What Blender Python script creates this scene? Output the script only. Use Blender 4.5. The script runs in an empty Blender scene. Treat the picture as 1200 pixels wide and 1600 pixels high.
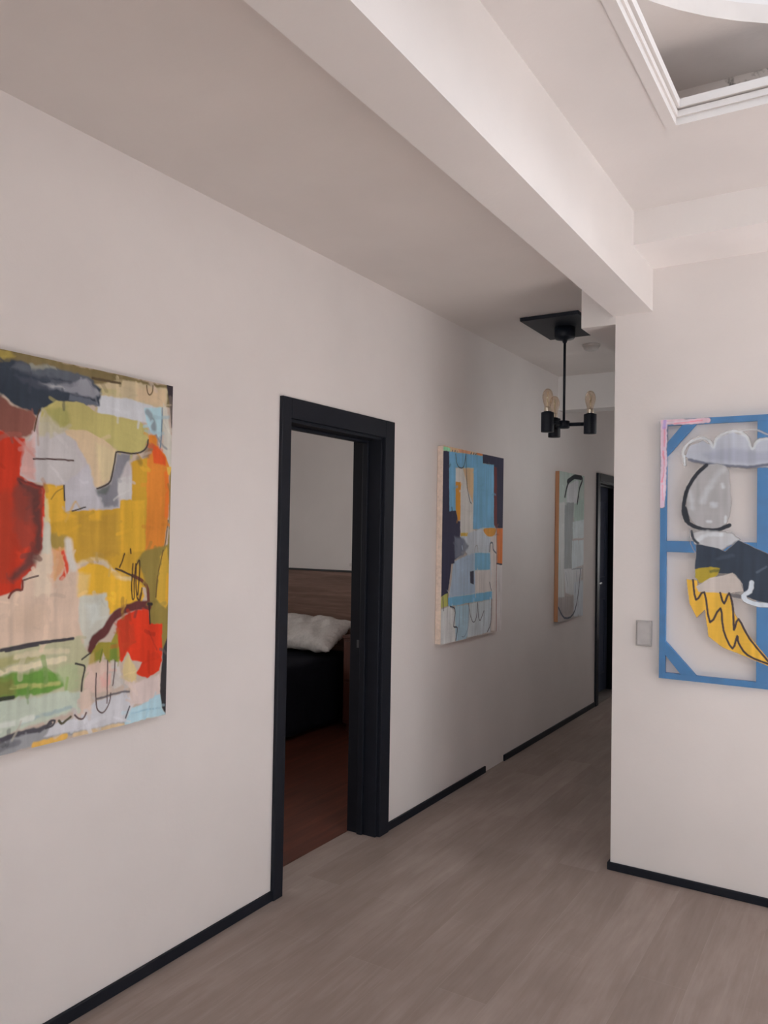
import bpy, bmesh, math, random
import numpy as np
from mathutils import Matrix, Vector

scene = bpy.context.scene
COL = scene.collection
PI = math.pi


# abstract art hung in a hall: the scene is built in metres, z up, camera standing at x = 0, y = 0
PAINT1 = [
 ('P',(767,604,478),12,10,1.0,0,[87,696,268,699,337,684,381,587,433,545,532,605,551,856,482,858,272,853,92,844]),
 ('P',(234,186,88),8,8,1.0,0,[66,-30,247,-4,922,0,924,79,551,70,248,41,67,29]),
 ('P',(449,354,93),10,8,0.9,0,[153,-2,247,3,276,4,294,15,248,30,154,33]),
 ('P',(645,554,364),10,8,1.0,0,[539,52,701,11,873,13,874,176,772,100,588,90]),
 ('P',(565,522,269),12,8,0.8,0,[551,52,650,49,676,66,576,76]),
 ('P',(731,571,378),14,8,0.8,0,[742,23,862,20,864,82,736,67]),
 ('P',(661,702,750),7,6,1.0,0,[576,79,703,74,842,82,805,145,679,137,590,156]),
 ('P',(46,62,88),10,10,1.0,0,[68,37,248,25,348,29,457,21,550,30,600,52,592,112,517,118,437,125,384,154,364,177,337,161,281,150,251,127,71,138]),
 ('P',(139,161,198),14,10,0.85,0,[297,32,456,19,550,27,587,49,469,54,349,55,278,54]),
 ('P',(373,379,314),8,8,0.8,0,[338,25,429,18,434,25,349,39]),
 ('P',(361,379,433),12,12,0.9,0,[376,73,447,70,550,37,600,67,576,89,516,91,447,94]),
 ('P',(612,621,645),6,5,0.8,0,[379,74,447,75,458,81,414,82]),
 ('P',(167,194,247),8,8,0.9,0,[482,96,552,95,595,109,553,117,476,114]),
 ('P',(85,99,133),12,10,0.7,0,[288,68,370,63,447,87,361,91]),
 ('P',(278,111,88),10,6,1.0,0,[71,151,251,132,281,155,352,163,366,185,357,229,304,258,254,232,74,240]),
 ('P',(628,50,21),6,6,1.0,0,[74,240,254,232,284,247,334,245,336,283,324,331,318,354,392,385,398,459,397,559,379,625,336,656,332,688,297,696,268,704,88,713]),
 ('P',(491,58,28),40,15,0.8,0,[166,430,288,402,317,517,296,654,174,675]),
 ('P',(139,58,53),26,8,0.95,0,[313,360,353,375,393,388,396,478,397,559,384,611,346,638,301,664,291,650,340,605,364,554,370,507,326,479,303,406]),
 ('P',(361,67,45),28,8,0.8,0,[303,378,354,404,370,507,359,563,324,577,300,471]),
 ('P',(767,72,31),14,6,0.8,0,[313,577,349,563,335,605]),
 ('L',(731,62,31),5,5,1.0,8.4,[394,387,398,401,397,444,400,463,399,492,398,530]),
 ('L',(96,39,38),8,3,0.8,7.2,[323,377,312,364,359,377,394,385]),
 ('P',(596,571,592),4,4,1.0,0,[385,153,371,175,363,219,337,255,319,350,359,371,467,375,476,456,680,439,682,415,725,410,727,326,709,258,653,253,578,148,460,134]),
 ('P',(678,392,352),16,6,0.85,0,[329,255,362,240,370,367,322,350]),
 ('P',(612,604,609),14,8,0.8,0,[380,193,479,200,535,314,478,368,374,365]),
 ('S',(731,587,391),8,6,1,0,[468,202,641,189,661,252,647,332,612,366,578,373,564,337,546,293,509,242]),
 ('P',(767,675,405),18,6,0.7,0,[580,229,661,252,646,337,609,363,595,310]),
 ('P',(565,515,198),5,4,1.0,0,[383,151,432,122,529,113,577,135,679,139,752,140,793,163,795,207,770,238,722,253,666,249,604,216,543,199,462,202,423,190,377,194]),
 ('P',(596,571,405),16,8,0.9,0,[376,179,422,168,473,201,462,217,373,232]),
 ('P',(423,419,148),18,8,0.9,0,[394,153,471,132,484,180,462,197,422,183]),
 ('P',(580,538,208),16,8,0.7,0,[604,206,679,145,773,155,789,207,755,241,682,250]),
 ('P',(580,587,645),12,6,0.8,0,[473,368,558,302,579,377,610,383,676,436,477,455]),
 ('P',(253,262,303),14,6,0.95,0,[661,255,729,258,697,297,675,346,671,435,617,438,585,390,640,358,654,305]),
 ('P',(645,657,654),10,4,0.9,0,[670,341,725,324,725,409,682,414,670,378]),
 ('P',(153,177,172),12,6,0.85,0,[582,385,640,356,622,396,598,399]),
 ('P',(491,730,811),8,5,1.0,0,[772,95,851,79,858,156,845,190,806,175,787,142]),
 ('L',(253,294,345),12,4,0.8,21.6,[789,106,811,128,819,160]),
 ('L',(175,272,364),4,2,1.0,6.0,[854,83,853,156,848,229]),
 ('P',(678,675,609),8,4,1.0,0,[856,66,876,80,904,224,899,286,875,288,863,228]),
 ('P',(50,40,49),5,2,1.0,0,[869,-3,918,-1,918,194,905,195,888,79]),
 ('P',(678,406,45),5,5,1.0,0,[396,377,467,375,476,456,680,440,683,415,727,410,728,281,791,259,847,257,840,617,818,710,721,683,616,607,520,614,490,584,431,569,421,492,408,420]),
 ('P',(805,484,49),12,5,0.9,0,[680,415,781,407,790,578,692,587]),
 ('P',(645,379,41),8,4,0.9,0,[723,284,792,262,796,406,733,409]),
 ('P',(824,492,57),14,5,0.9,0,[400,377,463,376,472,457,516,470,416,497]),
 ('P',(580,354,53),26,8,0.8,0,[510,461,675,451,686,593,532,615]),
 ('P',(824,492,51),16,6,0.8,0,[562,446,611,445,606,478,563,479]),
 ('P',(397,294,82),14,6,0.9,0,[416,523,483,528,490,569,431,571]),
 ('P',(678,675,575),8,4,0.9,0,[399,473,422,492,429,583,398,583]),
 ('P',(805,712,364),8,5,0.8,0,[400,420,413,420,422,487,404,487]),
 ('P',(786,283,45),6,4,1.0,0,[797,185,834,179,841,224,871,245,891,287,894,399,887,484,866,623,791,622,792,404,792,273]),
 ('P',(824,124,31),8,4,1.0,0,[809,208,847,228,874,257,872,283,821,277]),
 ('P',(244,177,126),14,5,0.8,0,[788,208,821,215,798,261,770,261]),
 ('L',(860,206,34),12,3,0.9,20.4,[878,310,886,372,883,456]),
 ('P',(824,554,112),5,3,1.0,0,[878,287,906,281,905,314,886,315]),
 ('P',(294,222,67),6,3,1.0,0,[895,315,917,228,929,625,888,624,895,484]),
 ('L',(167,111,41),3,2,1.0,4.8,[891,473,882,546,871,585]),
 ('P',(326,252,67),10,6,1.0,0,[760,610,790,578,864,568,931,546,933,874,875,927,815,835,800,687]),
 ('P',(696,447,62),8,4,1.0,0,[858,601,888,568,908,664,908,748,889,782,863,762,846,744]),
 ('P',(860,490,48),6,4,1.0,0,[889,658,908,664,908,748,889,778]),
 ('L',(183,118,41),3,2,1.0,5.4,[872,579,849,667,844,739]),
 ('P',(860,747,590),24,8,0.7,0,[378,587,434,569,433,708,374,714]),
 ('P',(824,379,156),14,6,0.75,0,[431,569,476,564,475,628,440,665]),
 ('L',(805,105,53),6,4,1.0,14.4,[470,579,483,609,481,638,467,658]),
 ('L',(786,769,720),14,5,0.9,26.4,[489,545,495,584,509,624]),
 ('L',(860,528,236),6,3,0.6,8.4,[440,583,445,661]),
 ('P',(713,554,419),50,10,0.6,0,[298,723,423,741,425,823,290,800]),
 ('P',(860,517,50),8,6,1.0,0,[524,632,568,617,617,623,681,656,755,680,784,694,792,736,781,759,697,762,650,783,633,721,535,720]),
 ('P',(805,596,258),18,6,0.8,0,[521,639,569,651,559,721,526,724]),
 ('L',(805,693,448),10,6,0.6,13.2,[532,616,585,605,626,617,675,659,734,672]),
 ('P',(661,675,592),12,6,1.0,0,[535,720,632,714,649,784,629,823,593,860,552,886,532,804]),
 ('P',(731,789,740),22,6,0.8,0,[560,746,608,739,610,796,574,818]),
 ('L',(145,44,43),8,4,1.0,31.2,[583,890,593,858,633,836,663,798,701,776,764,765,809,768]),
 ('L',(183,58,41),4,2,1.0,12.0,[810,772,806,709,784,682,741,661]),
 ('P',(786,54,19),6,7,1.0,0,[683,807,758,781,808,779,819,828,872,836,877,935,867,995,813,1013,764,992,787,957,749,948,728,917,701,947,690,939]),
 ('P',(549,58,25),20,6,0.8,0,[679,807,738,785,754,878,703,935,688,933]),
 ('L',(477,39,23),5,3,0.7,4.8,[815,852,853,921]),
 ('P',(385,335,53),6,5,1.0,0,[578,909,606,867,656,873,688,833,689,944,653,942,631,906,616,974,597,975,575,939]),
 ('P',(191,294,49),10,4,0.9,0,[656,877,680,880,685,943,654,942]),
 ('P',(283,329,49),10,4,0.9,0,[600,902,625,884,616,970,601,973]),
 ('P',(596,447,164),10,5,0.9,0,[564,905,594,901,596,954,572,939]),
 ('P',(565,571,364),14,8,1.0,0,[92,844,272,854,539,847,576,909,556,1016,486,1015,277,993,95,975]),
 ('P',(463,462,208),14,9,0.9,0,[135,867,273,876,374,874,443,883,374,898,274,905,136,901]),
 ('L',(860,786,573),8,6,0.9,18.0,[136,914,274,920,364,913,483,908]),
 ('L',(749,693,493),9,6,0.9,15.6,[323,881,405,878,494,885]),
 ('P',(167,366,72),12,8,1.0,0,[137,927,275,931,304,926,402,932,462,944,488,966,485,991,431,999,336,993,276,991,138,983]),
 ('P',(253,272,77),18,8,0.9,0,[137,927,275,932,314,936,321,983,276,988,138,978]),
 ('L',(520,554,198),8,5,0.9,12.0,[310,963,377,971,468,977]),
 ('P',(491,587,339),18,8,0.85,0,[453,932,529,923,538,1003,498,1012,480,980]),
 ('L',(294,492,133),8,4,0.7,9.6,[496,967,492,1006]),
 ('P',(596,693,583),14,8,1.0,0,[95,975,277,993,486,1006,550,1015,534,1072,433,1083,280,1105,99,1106]),
 ('L',(397,538,541),9,6,0.8,12.0,[338,1076,422,1066,516,1057]),
 ('L',(795,860,790),10,6,0.9,18.0,[231,1065,308,1070,379,1068]),
 ('P',(361,379,405),10,6,1.0,0,[99,1102,280,1107,407,1106,546,1094,754,1086,736,1151,392,1147,281,1158,101,1157]),
 ('P',(687,712,760),10,6,1.0,0,[450,1100,529,1096,617,1052,732,1045,761,1092,729,1143,548,1139,424,1130]),
 ('P',(96,96,115),7,6,1.0,0,[99,1096,280,1101,423,1096,447,1086,453,1101,407,1111,280,1117,100,1119]),
 ('L',(183,194,217),10,6,0.8,15.6,[233,1139,281,1134,340,1129]),
 ('L',(50,62,41),6,5,1.0,14.4,[183,994,277,994,315,993]),
 ('P',(805,621,541),14,6,0.9,0,[563,947,614,929,664,948,662,1028,604,1029,555,1006]),
 ('P',(860,454,413),16,6,0.6,0,[621,981,659,981,654,1017,622,1012]),
 ('P',(696,675,645),10,5,0.9,0,[658,935,690,944,712,1021,667,1029]),
 ('P',(731,604,314),8,6,1.0,0,[709,958,729,923,764,981,773,1020,708,1019]),
 ('P',(767,657,627),10,6,1.0,0,[748,1024,799,1014,870,1007,877,1079,802,1101,754,1092]),
 ('P',(824,675,575),14,6,0.8,0,[544,1014,579,1010,588,1092,540,1088]),
 ('P',(514,757,860),8,5,1.0,0,[722,1143,751,1104,802,1099,858,1079,881,1077,884,1131,904,1151,716,1158]),
 ('L',(294,554,701),5,4,0.7,6.0,[748,1122,803,1121,874,1126]),
 ('P',(50,48,53),5,3,1.0,0,[879,926,908,861,940,847,920,1176,883,1128,872,1068]),
 ('L',(860,535,135),6,5,1.0,20.4,[391,1148,435,1147,495,1147]),
 ('L',(805,621,364),6,5,0.9,13.2,[530,1148,608,1147,716,1152]),
 ('L',(96,54,49),3,2,1.0,5.4,[362,303,431,298,499,296]),
 ('L',(125,93,53),5,2,1.0,8.4,[562,29,611,28,669,28]),
 ('L',(167,111,57),3,2,1.0,4.8,[780,16,784,38,795,47,806,35,808,12]),
 ('L',(66,54,49),3,2,1.0,6.0,[588,379,609,371,640,350,652,300,658,264,666,253,722,254,762,246,787,225,794,201]),
 ('L',(66,54,49),3,2,1.0,5.4,[468,376,470,420]),
 ('L',(66,54,49),3,2,1.0,4.8,[498,454,547,439]),
 ('L',(96,54,28),3,2,1.0,4.2,[376,155,368,185,362,221]),
 ('L',(349,194,41),3,2,1.0,3.0,[424,419,440,397,463,384]),
 ('L',(75,42,23),3,2,1.0,6.0,[728,572,731,586]),
 ('L',(75,42,23),3,2,1.0,5.4,[704,588,696,614,686,633]),
 ('L',(244,165,41),14,3,0.6,18.0,[753,268,763,281]),
 ('L',(85,50,34),3,2,1.0,6.6,[671,638,707,648,742,663]),
 ('L',(71,39,25),3,2,1.0,5.4,[741,621,738,684,740,735,749,738,748,685,753,622,755,685,762,736,772,746,778,732,782,705]),
 ('L',(71,39,25),3,2,1.0,5.4,[751,637,759,621,769,613,768,669,765,728]),
 ('L',(125,77,67),3,2,1.0,4.8,[341,659,388,648]),
 ('L',(183,46,38),3,2,1.0,7.2,[295,708,303,695,318,687,336,687,337,661]),
 ('L',(71,67,77),4,2,1.0,10.2,[276,855,383,849,513,847]),
 ('L',(71,67,77),4,2,1.0,6.0,[290,860,394,855]),
 ('L',(125,82,82),3,2,1.0,4.8,[604,968,603,1034,609,1078,625,1096,640,1094,657,1069,662,1039]),
 ('L',(125,82,82),3,2,1.0,4.2,[647,933,647,1000,647,1070]),
 ('L',(125,82,82),3,2,1.0,4.2,[675,937,673,983,669,1015]),
 ('L',(160,208,41),3,2,1.0,4.2,[625,894,617,934]),
 ('L',(101,99,126),5,4,0.85,7.2,[608,1049,655,1045,693,1044,738,1048]),
 ('L',(71,69,62),3,2,1.0,6.6,[525,926,547,933,559,943,552,976,549,1014]),
 ('L',(71,69,62),3,2,1.0,6.0,[548,916,577,900]),
 ('L',(139,93,93),3,2,1.0,6.0,[527,1086,541,1099,558,1102,569,1087]),
 ('L',(107,99,62),3,2,1.0,7.8,[472,1093,481,1104,496,1097,512,1088]),
 ('L',(85,82,93),3,2,1.0,6.6,[428,1106,439,1089,458,1089,450,1103,434,1105]),
 ('L',(119,124,148),3,2,1.0,6.0,[741,1097,725,1131]),
 ('L',(33,24,25),3,2,1.0,6.0,[813,764,820,829]),
 ('L',(43,35,34),3,2,1.0,9.6,[809,761,826,763]),
]
PAINT2 = [
 ('P',(847,622,403),4,3,1.0,0,[-59,-6,539,-7,540,23,-58,40]),
 ('L',(380,860,537),3,2,1.0,22.0,[5,17,77,17]),
 ('L',(64,71,90),3,2,1.0,9.0,[116,17,109,36]),
 ('L',(64,71,90),3,2,1.0,9.0,[148,16,141,36]),
 ('L',(64,71,90),3,2,1.0,9.0,[180,16,173,36]),
 ('L',(860,439,268),3,2,1.0,18.0,[211,11,351,10]),
 ('L',(115,98,97),3,2,1.0,9.0,[374,8,359,21]),
 ('L',(115,98,97),3,2,1.0,9.0,[409,7,394,20]),
 ('L',(115,98,97),3,2,1.0,9.0,[441,7,425,20]),
 ('P',(860,328,132),4,3,1.0,0,[448,-5,541,-7,542,19,449,20]),
 ('P',(241,570,860),4,3,1.0,0,[60,28,542,12,543,61,721,54,730,472,397,475,401,102,160,113,177,373,82,376]),
 ('P',(248,572,860),4,2,0.9,0,[408,98,716,58,730,472,405,475]),
 ('P',(860,853,821),4,3,1.0,0,[158,117,408,98,409,475,505,500,237,534,226,197,161,201]),
 ('P',(860,606,334),12,4,0.9,0,[260,111,408,99,404,316,340,252]),
 ('P',(860,403,56),4,3,1.0,0,[161,197,231,197,231,420,200,426,166,357]),
 ('P',(705,781,860),10,6,1.0,0,[218,518,565,465,767,471,761,631,747,879,457,879,96,881,151,670,333,641]),
 ('P',(504,665,860),14,6,0.9,0,[151,670,333,637,437,626,453,870,101,878]),
 ('P',(860,808,790),10,5,0.9,0,[440,727,678,730,726,877,457,875]),
 ('P',(860,806,786),8,4,1.0,0,[670,472,767,471,789,1139,702,1130,708,876,675,630]),
 ('P',(860,823,827),5,3,1.0,0,[775,702,898,706,913,1160,778,1146]),
 ('P',(47,47,94),5,5,1.0,0,[-41,31,72,30,84,376,172,370,200,427,232,430,229,522,278,558,258,631,161,662,162,682,120,685,80,876,-15,870]),
 ('P',(249,287,386),22,8,0.9,0,[155,522,274,534,351,583,277,640,168,654]),
 ('L',(597,722,860),5,2,1.0,8.0,[260,579,268,599]),
 ('P',(860,630,132),6,3,1.0,0,[236,501,338,497,329,519,240,521]),
 ('S',(860,412,78),4,2,1,0,[569,472,749,466,740,507,665,522,599,509]),
 ('P',(49,49,90),4,3,1.0,0,[537,2,921,-15,925,464,756,466,724,436,712,57,539,58]),
 ('P',(204,54,58),4,3,1.0,0,[715,65,758,71,774,466,725,445]),
 ('P',(860,254,69),4,3,1.0,0,[774,467,925,465,926,707,786,699]),
 ('P',(265,602,860),4,3,1.0,0,[439,624,670,626,674,733,442,730]),
 ('P',(70,71,113),4,3,1.0,0,[373,737,429,732,432,817,381,806]),
 ('P',(245,597,860),4,3,1.0,0,[84,877,706,876,708,925,86,928]),
 ('P',(588,600,169),4,3,1.0,0,[-15,870,80,849,87,925,-13,932]),
 ('P',(827,851,860),6,3,1.0,0,[-12,940,106,929,178,967,202,1145,-6,1137]),
 ('P',(515,728,860),10,5,1.0,0,[177,931,366,936,379,1098,331,1143,191,1140]),
 ('P',(720,804,860),10,5,1.0,0,[371,932,695,928,691,1138,349,1136]),
 ('L',(353,122,97),3,2,1.0,8.0,[769,466,784,1138]),
 ('L',(88,98,130),3,2,1.0,7.0,[155,35,177,93,223,112,271,97,295,25]),
 ('L',(88,98,130),3,2,1.0,7.0,[295,25,309,179,351,293,380,319]),
 ('L',(479,500,534),3,2,1.0,7.0,[439,619,444,586,477,579,487,620]),
 ('L',(175,189,226),3,2,1.0,11.0,[662,616,671,565,707,563,717,604,768,629]),
 ('L',(81,78,105),3,2,1.0,10.0,[781,698,864,705]),
 ('L',(88,98,130),3,2,1.0,7.0,[668,813,695,869]),
 ('L',(88,98,130),3,2,1.0,8.0,[708,925,694,1077,644,1129]),
 ('L',(88,98,130),3,2,1.0,6.0,[358,929,393,1008,435,1050,478,1019,491,930,505,1018,533,1047,586,990]),
 ('L',(261,377,514),3,2,1.0,5.0,[241,943,232,1068]),
 ('L',(261,377,514),3,2,1.0,5.0,[366,950,362,1064,315,1121,274,1122]),
 ('L',(88,98,130),3,2,1.0,9.0,[115,930,170,944,179,983,163,1050,210,1062,194,1132]),
 ('L',(88,98,130),3,2,1.0,8.0,[19,869,28,947]),
 ('L',(88,98,130),3,2,1.0,6.0,[83,853,85,925]),
 ('L',(479,539,598),3,2,1.0,5.0,[592,990,589,1085]),
]
PAINT3 = [
 ('P',(538,646,605),30,4,1.0,0,[-118,-12,731,-62,746,360,-105,379]),
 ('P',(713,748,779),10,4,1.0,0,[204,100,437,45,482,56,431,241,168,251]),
 ('P',(471,632,578),20,4,1.0,0,[400,242,646,190,653,391,362,396]),
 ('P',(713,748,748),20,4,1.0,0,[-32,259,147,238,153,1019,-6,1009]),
 ('P',(353,391,412),5,4,1.0,0,[135,246,365,237,327,618,324,783,137,777]),
 ('P',(720,825,860),12,4,1.0,0,[332,397,675,369,681,528,345,535]),  # upper pane of a window reflection, put into the paint colour
 ('P',(711,809,860),10,4,1.0,0,[324,552,681,542,688,751,328,783]),  # lower pane of the same reflection, likewise painted in
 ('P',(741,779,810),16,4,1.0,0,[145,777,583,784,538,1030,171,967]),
 ('P',(493,456,456),14,4,1.0,0,[-7,996,361,1005,431,1156,-2,1141]),
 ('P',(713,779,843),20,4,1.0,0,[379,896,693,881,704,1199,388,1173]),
 ('L',(31,38,49),5,3,1.0,24.0,[137,198,204,93,350,25,557,17,568,51,506,111,448,241]),
 ('L',(27,33,43),5,3,1.0,40.0,[203,73,371,24,548,20]),
 ('L',(111,131,172),5,3,1.0,16.0,[11,1076,158,1170,375,1155,492,1013,552,790]),
 ('L',(724,831,860),5,3,1.0,8.0,[332,783,320,673,354,549]),
 ('L',(353,391,433),5,3,1.0,8.0,[178,805,231,916]),
 ('L',(390,433,503),5,3,1.0,8.0,[450,801,425,981]),
 ('L',(301,350,412),5,3,1.0,8.0,[328,786,597,783]),
 ('L',(353,331,350),5,3,1.0,8.0,[172,994,169,1128]),
]
PAINT4 = [
 ('L',(860,664,812),6,5,0.95,28.9,[14,6,14,179,7,387]),
 ('L',(850,259,387),6,6,0.7,6.8,[18,35,17,120]),
 ('L',(860,228,345),6,7,0.75,7.6,[12,145,16,205,10,281]),
 ('L',(817,763,860),5,6,0.7,6.1,[19,180,15,324]),
 ('L',(850,312,442),6,6,0.6,6.1,[10,298,12,366]),
 ('L',(860,616,719),5,5,0.95,24.3,[9,7,114,13,201,13]),
 ('L',(860,218,319),5,5,0.7,6.1,[58,17,177,12]),
 ('L',(816,763,860),5,5,0.7,5.3,[26,13,122,9]),
 ('L',(418,345,860),10,4,0.6,15.2,[17,5,16,35]),
 ('P',(517,568,666),6,4,0.95,0,[106,170,123,124,178,99,221,133,240,96,300,68,349,87,378,143,404,112,439,106,518,102,581,151,574,213,476,226,360,223,210,206,131,187]),
 ('P',(386,422,531),24,6,0.8,0,[178,160,301,140,404,160,546,158,546,197,360,203,209,190]),
 ('L',(112,130,192),9,3,0.9,12.2,[123,183,210,206,360,223,440,214,546,205]),
 ('L',(737,806,860),9,3,0.85,12.2,[105,206,101,174,98,150,117,111,170,88,203,103,223,132,237,95,300,65,351,87,379,145,397,113,439,104,511,101,574,147]),
 ('L',(737,806,860),8,3,0.6,7.6,[330,68,389,63,439,86,518,86]),
 ('L',(737,806,860),3,2,1.0,5.3,[104,166,105,207]),
 ('S',(462,471,493),5,3,0.96,0,[190,214,271,216,292,286,291,433,250,488,180,489,133,450,113,383,124,300]),
 ('L',(655,704,740),26,8,0.6,25.8,[180,367,218,293,256,228]),
 ('L',(749,816,860),14,3,0.7,12.2,[260,294,265,310]),
 ('L',(723,787,839),18,5,0.75,18.2,[218,384,232,386]),
 ('L',(655,704,750),20,5,0.6,16.7,[131,325,137,400]),
 ('L',(749,816,860),12,3,0.8,13.7,[202,458,211,459]),
 ('L',(749,816,860),10,3,0.8,10.6,[274,437,275,461]),
 ('L',(34,40,53),4,3,1.0,16.7,[194,210,157,246,120,308,103,375,103,429,125,467,180,492,242,494,291,473]),
 ('L',(34,40,53),5,4,1.0,22.8,[105,400,116,454]),
 ('P',(592,625,666),14,5,0.9,0,[134,508,196,497,303,505,333,533,243,592,181,575,143,533]),
 ('L',(740,806,860),12,5,0.7,16.7,[150,549,204,515,257,514]),
 ('L',(43,53,71),5,3,1.0,10.6,[134,500,142,533,161,553]),
 ('L',(276,359,470),3,3,0.7,3.0,[126,492,130,550,152,599]),
 ('P',(42,59,89),4,3,1.0,0,[154,557,243,573,273,587,325,536,442,590,534,627,549,820,442,802,349,774,342,722,311,681,236,681,205,704,150,665]),
 ('L',(130,170,229),8,3,0.7,7.6,[399,671,435,646]),
 ('L',(80,108,151),12,4,0.6,15.2,[243,621,303,603]),
 ('P',(462,359,45),5,5,1.0,0,[152,665,212,656,254,659,246,686,207,719,168,726,151,702]),
 ('L',(137,147,45),6,4,0.8,10.6,[216,675,247,669]),
 ('P',(860,523,72),3,2,1.0,0,[116,713,160,716,167,763,251,761,291,763,314,852,349,914,444,1032,480,1075,365,1033,268,1002,207,957,193,844,160,881,129,815]),
 ('P',(639,584,547),4,3,0.97,0,[157,741,213,702,304,678,335,714,347,754,293,766,167,765]),
 ('L',(71,53,62),2,1,1.0,8.4,[143,715,156,802,190,766,214,896,256,832,269,928,305,1002,324,946,329,975,365,1024,444,1053,480,1060]),
 ('L',(71,53,62),2,1,1.0,8.4,[255,765,271,811,291,765,306,828,311,921,328,873,372,953,444,1042]),
 ('P',(43,57,81),8,3,0.8,0,[293,766,349,770,363,793,304,780]),
 ('L',(682,771,860),5,4,1.0,19.8,[378,716,372,752,349,771,371,799,443,808,535,810]),
 ('L',(682,771,860),5,3,1.0,12.2,[350,769,355,793]),
]
DABS1, DABS2, DABS3 = 108, 36, 10

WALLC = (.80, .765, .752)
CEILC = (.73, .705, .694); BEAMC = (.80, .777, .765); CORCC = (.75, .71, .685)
FLOOR_STOPS = [(.34, (.198, .155, .135)), (.5, (.298, .238, .211)), (.64, (.41, .342, .311))]
DAY = (.985, .995, 1.02)
SUNC = (.95, 1.0, 1.085)
WINR = (1.7, 3.5, .06, 2.6); WINB = (-1.9, .4, 1.0, 2.3)
L_BACK, L_RIGHT, L_CORR, L_BED, L_WORLD = 135, 26, 11, 40, .5; L_FILL = 4.4
L_SUN = 112; SUN_DIR = (-.58, .10, -.81)
EXPOSURE = 0.42
LAMP_R = .152
LAMP_A = math.radians(11)
PILLOW_LOC = (-3.98, 5.22, .71)
PILLOW_TILT = 30
CAMROT = [[0.851043, 0.001622, -0.525094], [0.524836, 0.028815, 0.850715], [0.01651, -0.999583, 0.023671]]

# ------------------------------------------------------------------ helpers
class MB:
    """collects shapes, then links them as ONE mesh object"""
    def __init__(s):
        s.bm = bmesh.new()
    def box(s, x0, x1, y0, y1, z0, z1, bev=0.0, m=None, mi=0, seg=2):
        v = [s.bm.verts.new((x, y, z)) for x in (x0, x1) for y in (y0, y1) for z in (z0, z1)]
        q = [(0, 1, 3, 2), (4, 6, 7, 5), (0, 4, 5, 1), (2, 3, 7, 6), (0, 2, 6, 4), (1, 5, 7, 3)]
        f = [s.bm.faces.new([v[i] for i in k]) for k in q]
        for k in f: k.material_index = mi
        if bev > 0:
            e = list({e for k in f for e in k.edges})
            r = bmesh.ops.bevel(s.bm, geom=e, offset=bev, segments=seg, affect='EDGES', profile=0.5)
            v = list({w for k in r['faces'] for w in k.verts} | {w for w in v if w.is_valid})
        if m is not None:
            bmesh.ops.transform(s.bm, matrix=m, verts=[w for w in v if w.is_valid])
        return s
    def lathe(s, prof, c=(0, 0, 0), n=32, axis='Z', m=None):
        """prof: list of (radius, height)"""
        rings = []
        for r, h in prof:
            if r < 1e-6:
                rings.append([s.bm.verts.new((0, 0, h))])
            else:
                rings.append([s.bm.verts.new((r*math.cos(2*PI*i/n), r*math.sin(2*PI*i/n), h)) for i in range(n)])
        for a, b in zip(rings, rings[1:]):
            for i in range(n):
                j = (i+1) % n
                if len(a) == 1 and len(b) == 1: break
                if len(a) == 1: fc = s.bm.faces.new((a[0], b[j], b[i]))
                elif len(b) == 1: fc = s.bm.faces.new((a[i], a[j], b[0]))
                else: fc = s.bm.faces.new((a[i], a[j], b[j], b[i]))
                fc.smooth = True
        vs = [v for r in rings for v in r]
        M = Matrix.Identity(4)
        if axis == 'X': M = Matrix.Rotation(PI/2, 4, 'Y')
        if axis == 'Y': M = Matrix.Rotation(-PI/2, 4, 'X')
        M = Matrix.Translation(c) @ M
        if m is not None: M = m @ M
        bmesh.ops.transform(s.bm, matrix=M, verts=vs)
        return s
    def cyl(s, r, c, h, axis='Z', n=24, bev=0.0, m=None):
        p = [(0, 0), (r-bev, 0), (r, bev), (r, h-bev), (r-bev, h), (0, h)] if bev else [(0, 0), (r, 0), (r, h), (0, h)]
        return s.lathe(p, c, n, axis, m)
    def tube(s, pts, r, n=12):
        pts = [Vector(p) for p in pts]
        rings = []
        for i, p in enumerate(pts):
            t = (pts[min(i+1, len(pts)-1)]-pts[max(i-1, 0)]).normalized()
            a = t.orthogonal().normalized() if i == 0 else (rings_a - t*rings_a.dot(t)).normalized()
            rings_a = a
            b = t.cross(a)
            rings.append([s.bm.verts.new(p+a*r*math.cos(2*PI*k/n)+b*r*math.sin(2*PI*k/n)) for k in range(n)])
        for A, B in zip(rings, rings[1:]):
            for k in range(n):
                s.bm.faces.new((A[k], A[(k+1) % n], B[(k+1) % n], B[k])).smooth = True
        s.bm.faces.new(rings[0][::-1]); s.bm.faces.new(rings[-1])
        return s
    def build(s, name, mats, parent=None, **props):
        bmesh.ops.recalc_face_normals(s.bm, faces=s.bm.faces[:])
        me = bpy.data.meshes.new(name); s.bm.to_mesh(me); s.bm.free()
        o = bpy.data.objects.new(name, me); COL.objects.link(o)
        for mt in (mats if isinstance(mats, (list, tuple)) else [mats]): me.materials.append(mt)
        if parent is not None:
            o.parent = parent
            o.matrix_parent_inverse = Matrix.Translation(parent.location).inverted()
        for k, v in props.items(): o[k] = v
        return o

def struct(name, mb, mat, parent=None):
    return mb.build(name, mat, parent, **({} if parent is not None else {'kind': 'structure'}))

def thing(name, loc, label, cat, group=None):
    o = bpy.data.objects.new(name, None); COL.objects.link(o)
    o.location = loc; o.empty_display_size = .05
    o['label'] = label; o['category'] = cat
    if group: o['group'] = group
    return o

def srgb(r, g, b):
    f = lambda c: c/12.92 if c <= .04045 else ((c+.055)/1.055)**2.4
    return (f(r/255), f(g/255), f(b/255), 1)

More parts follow.
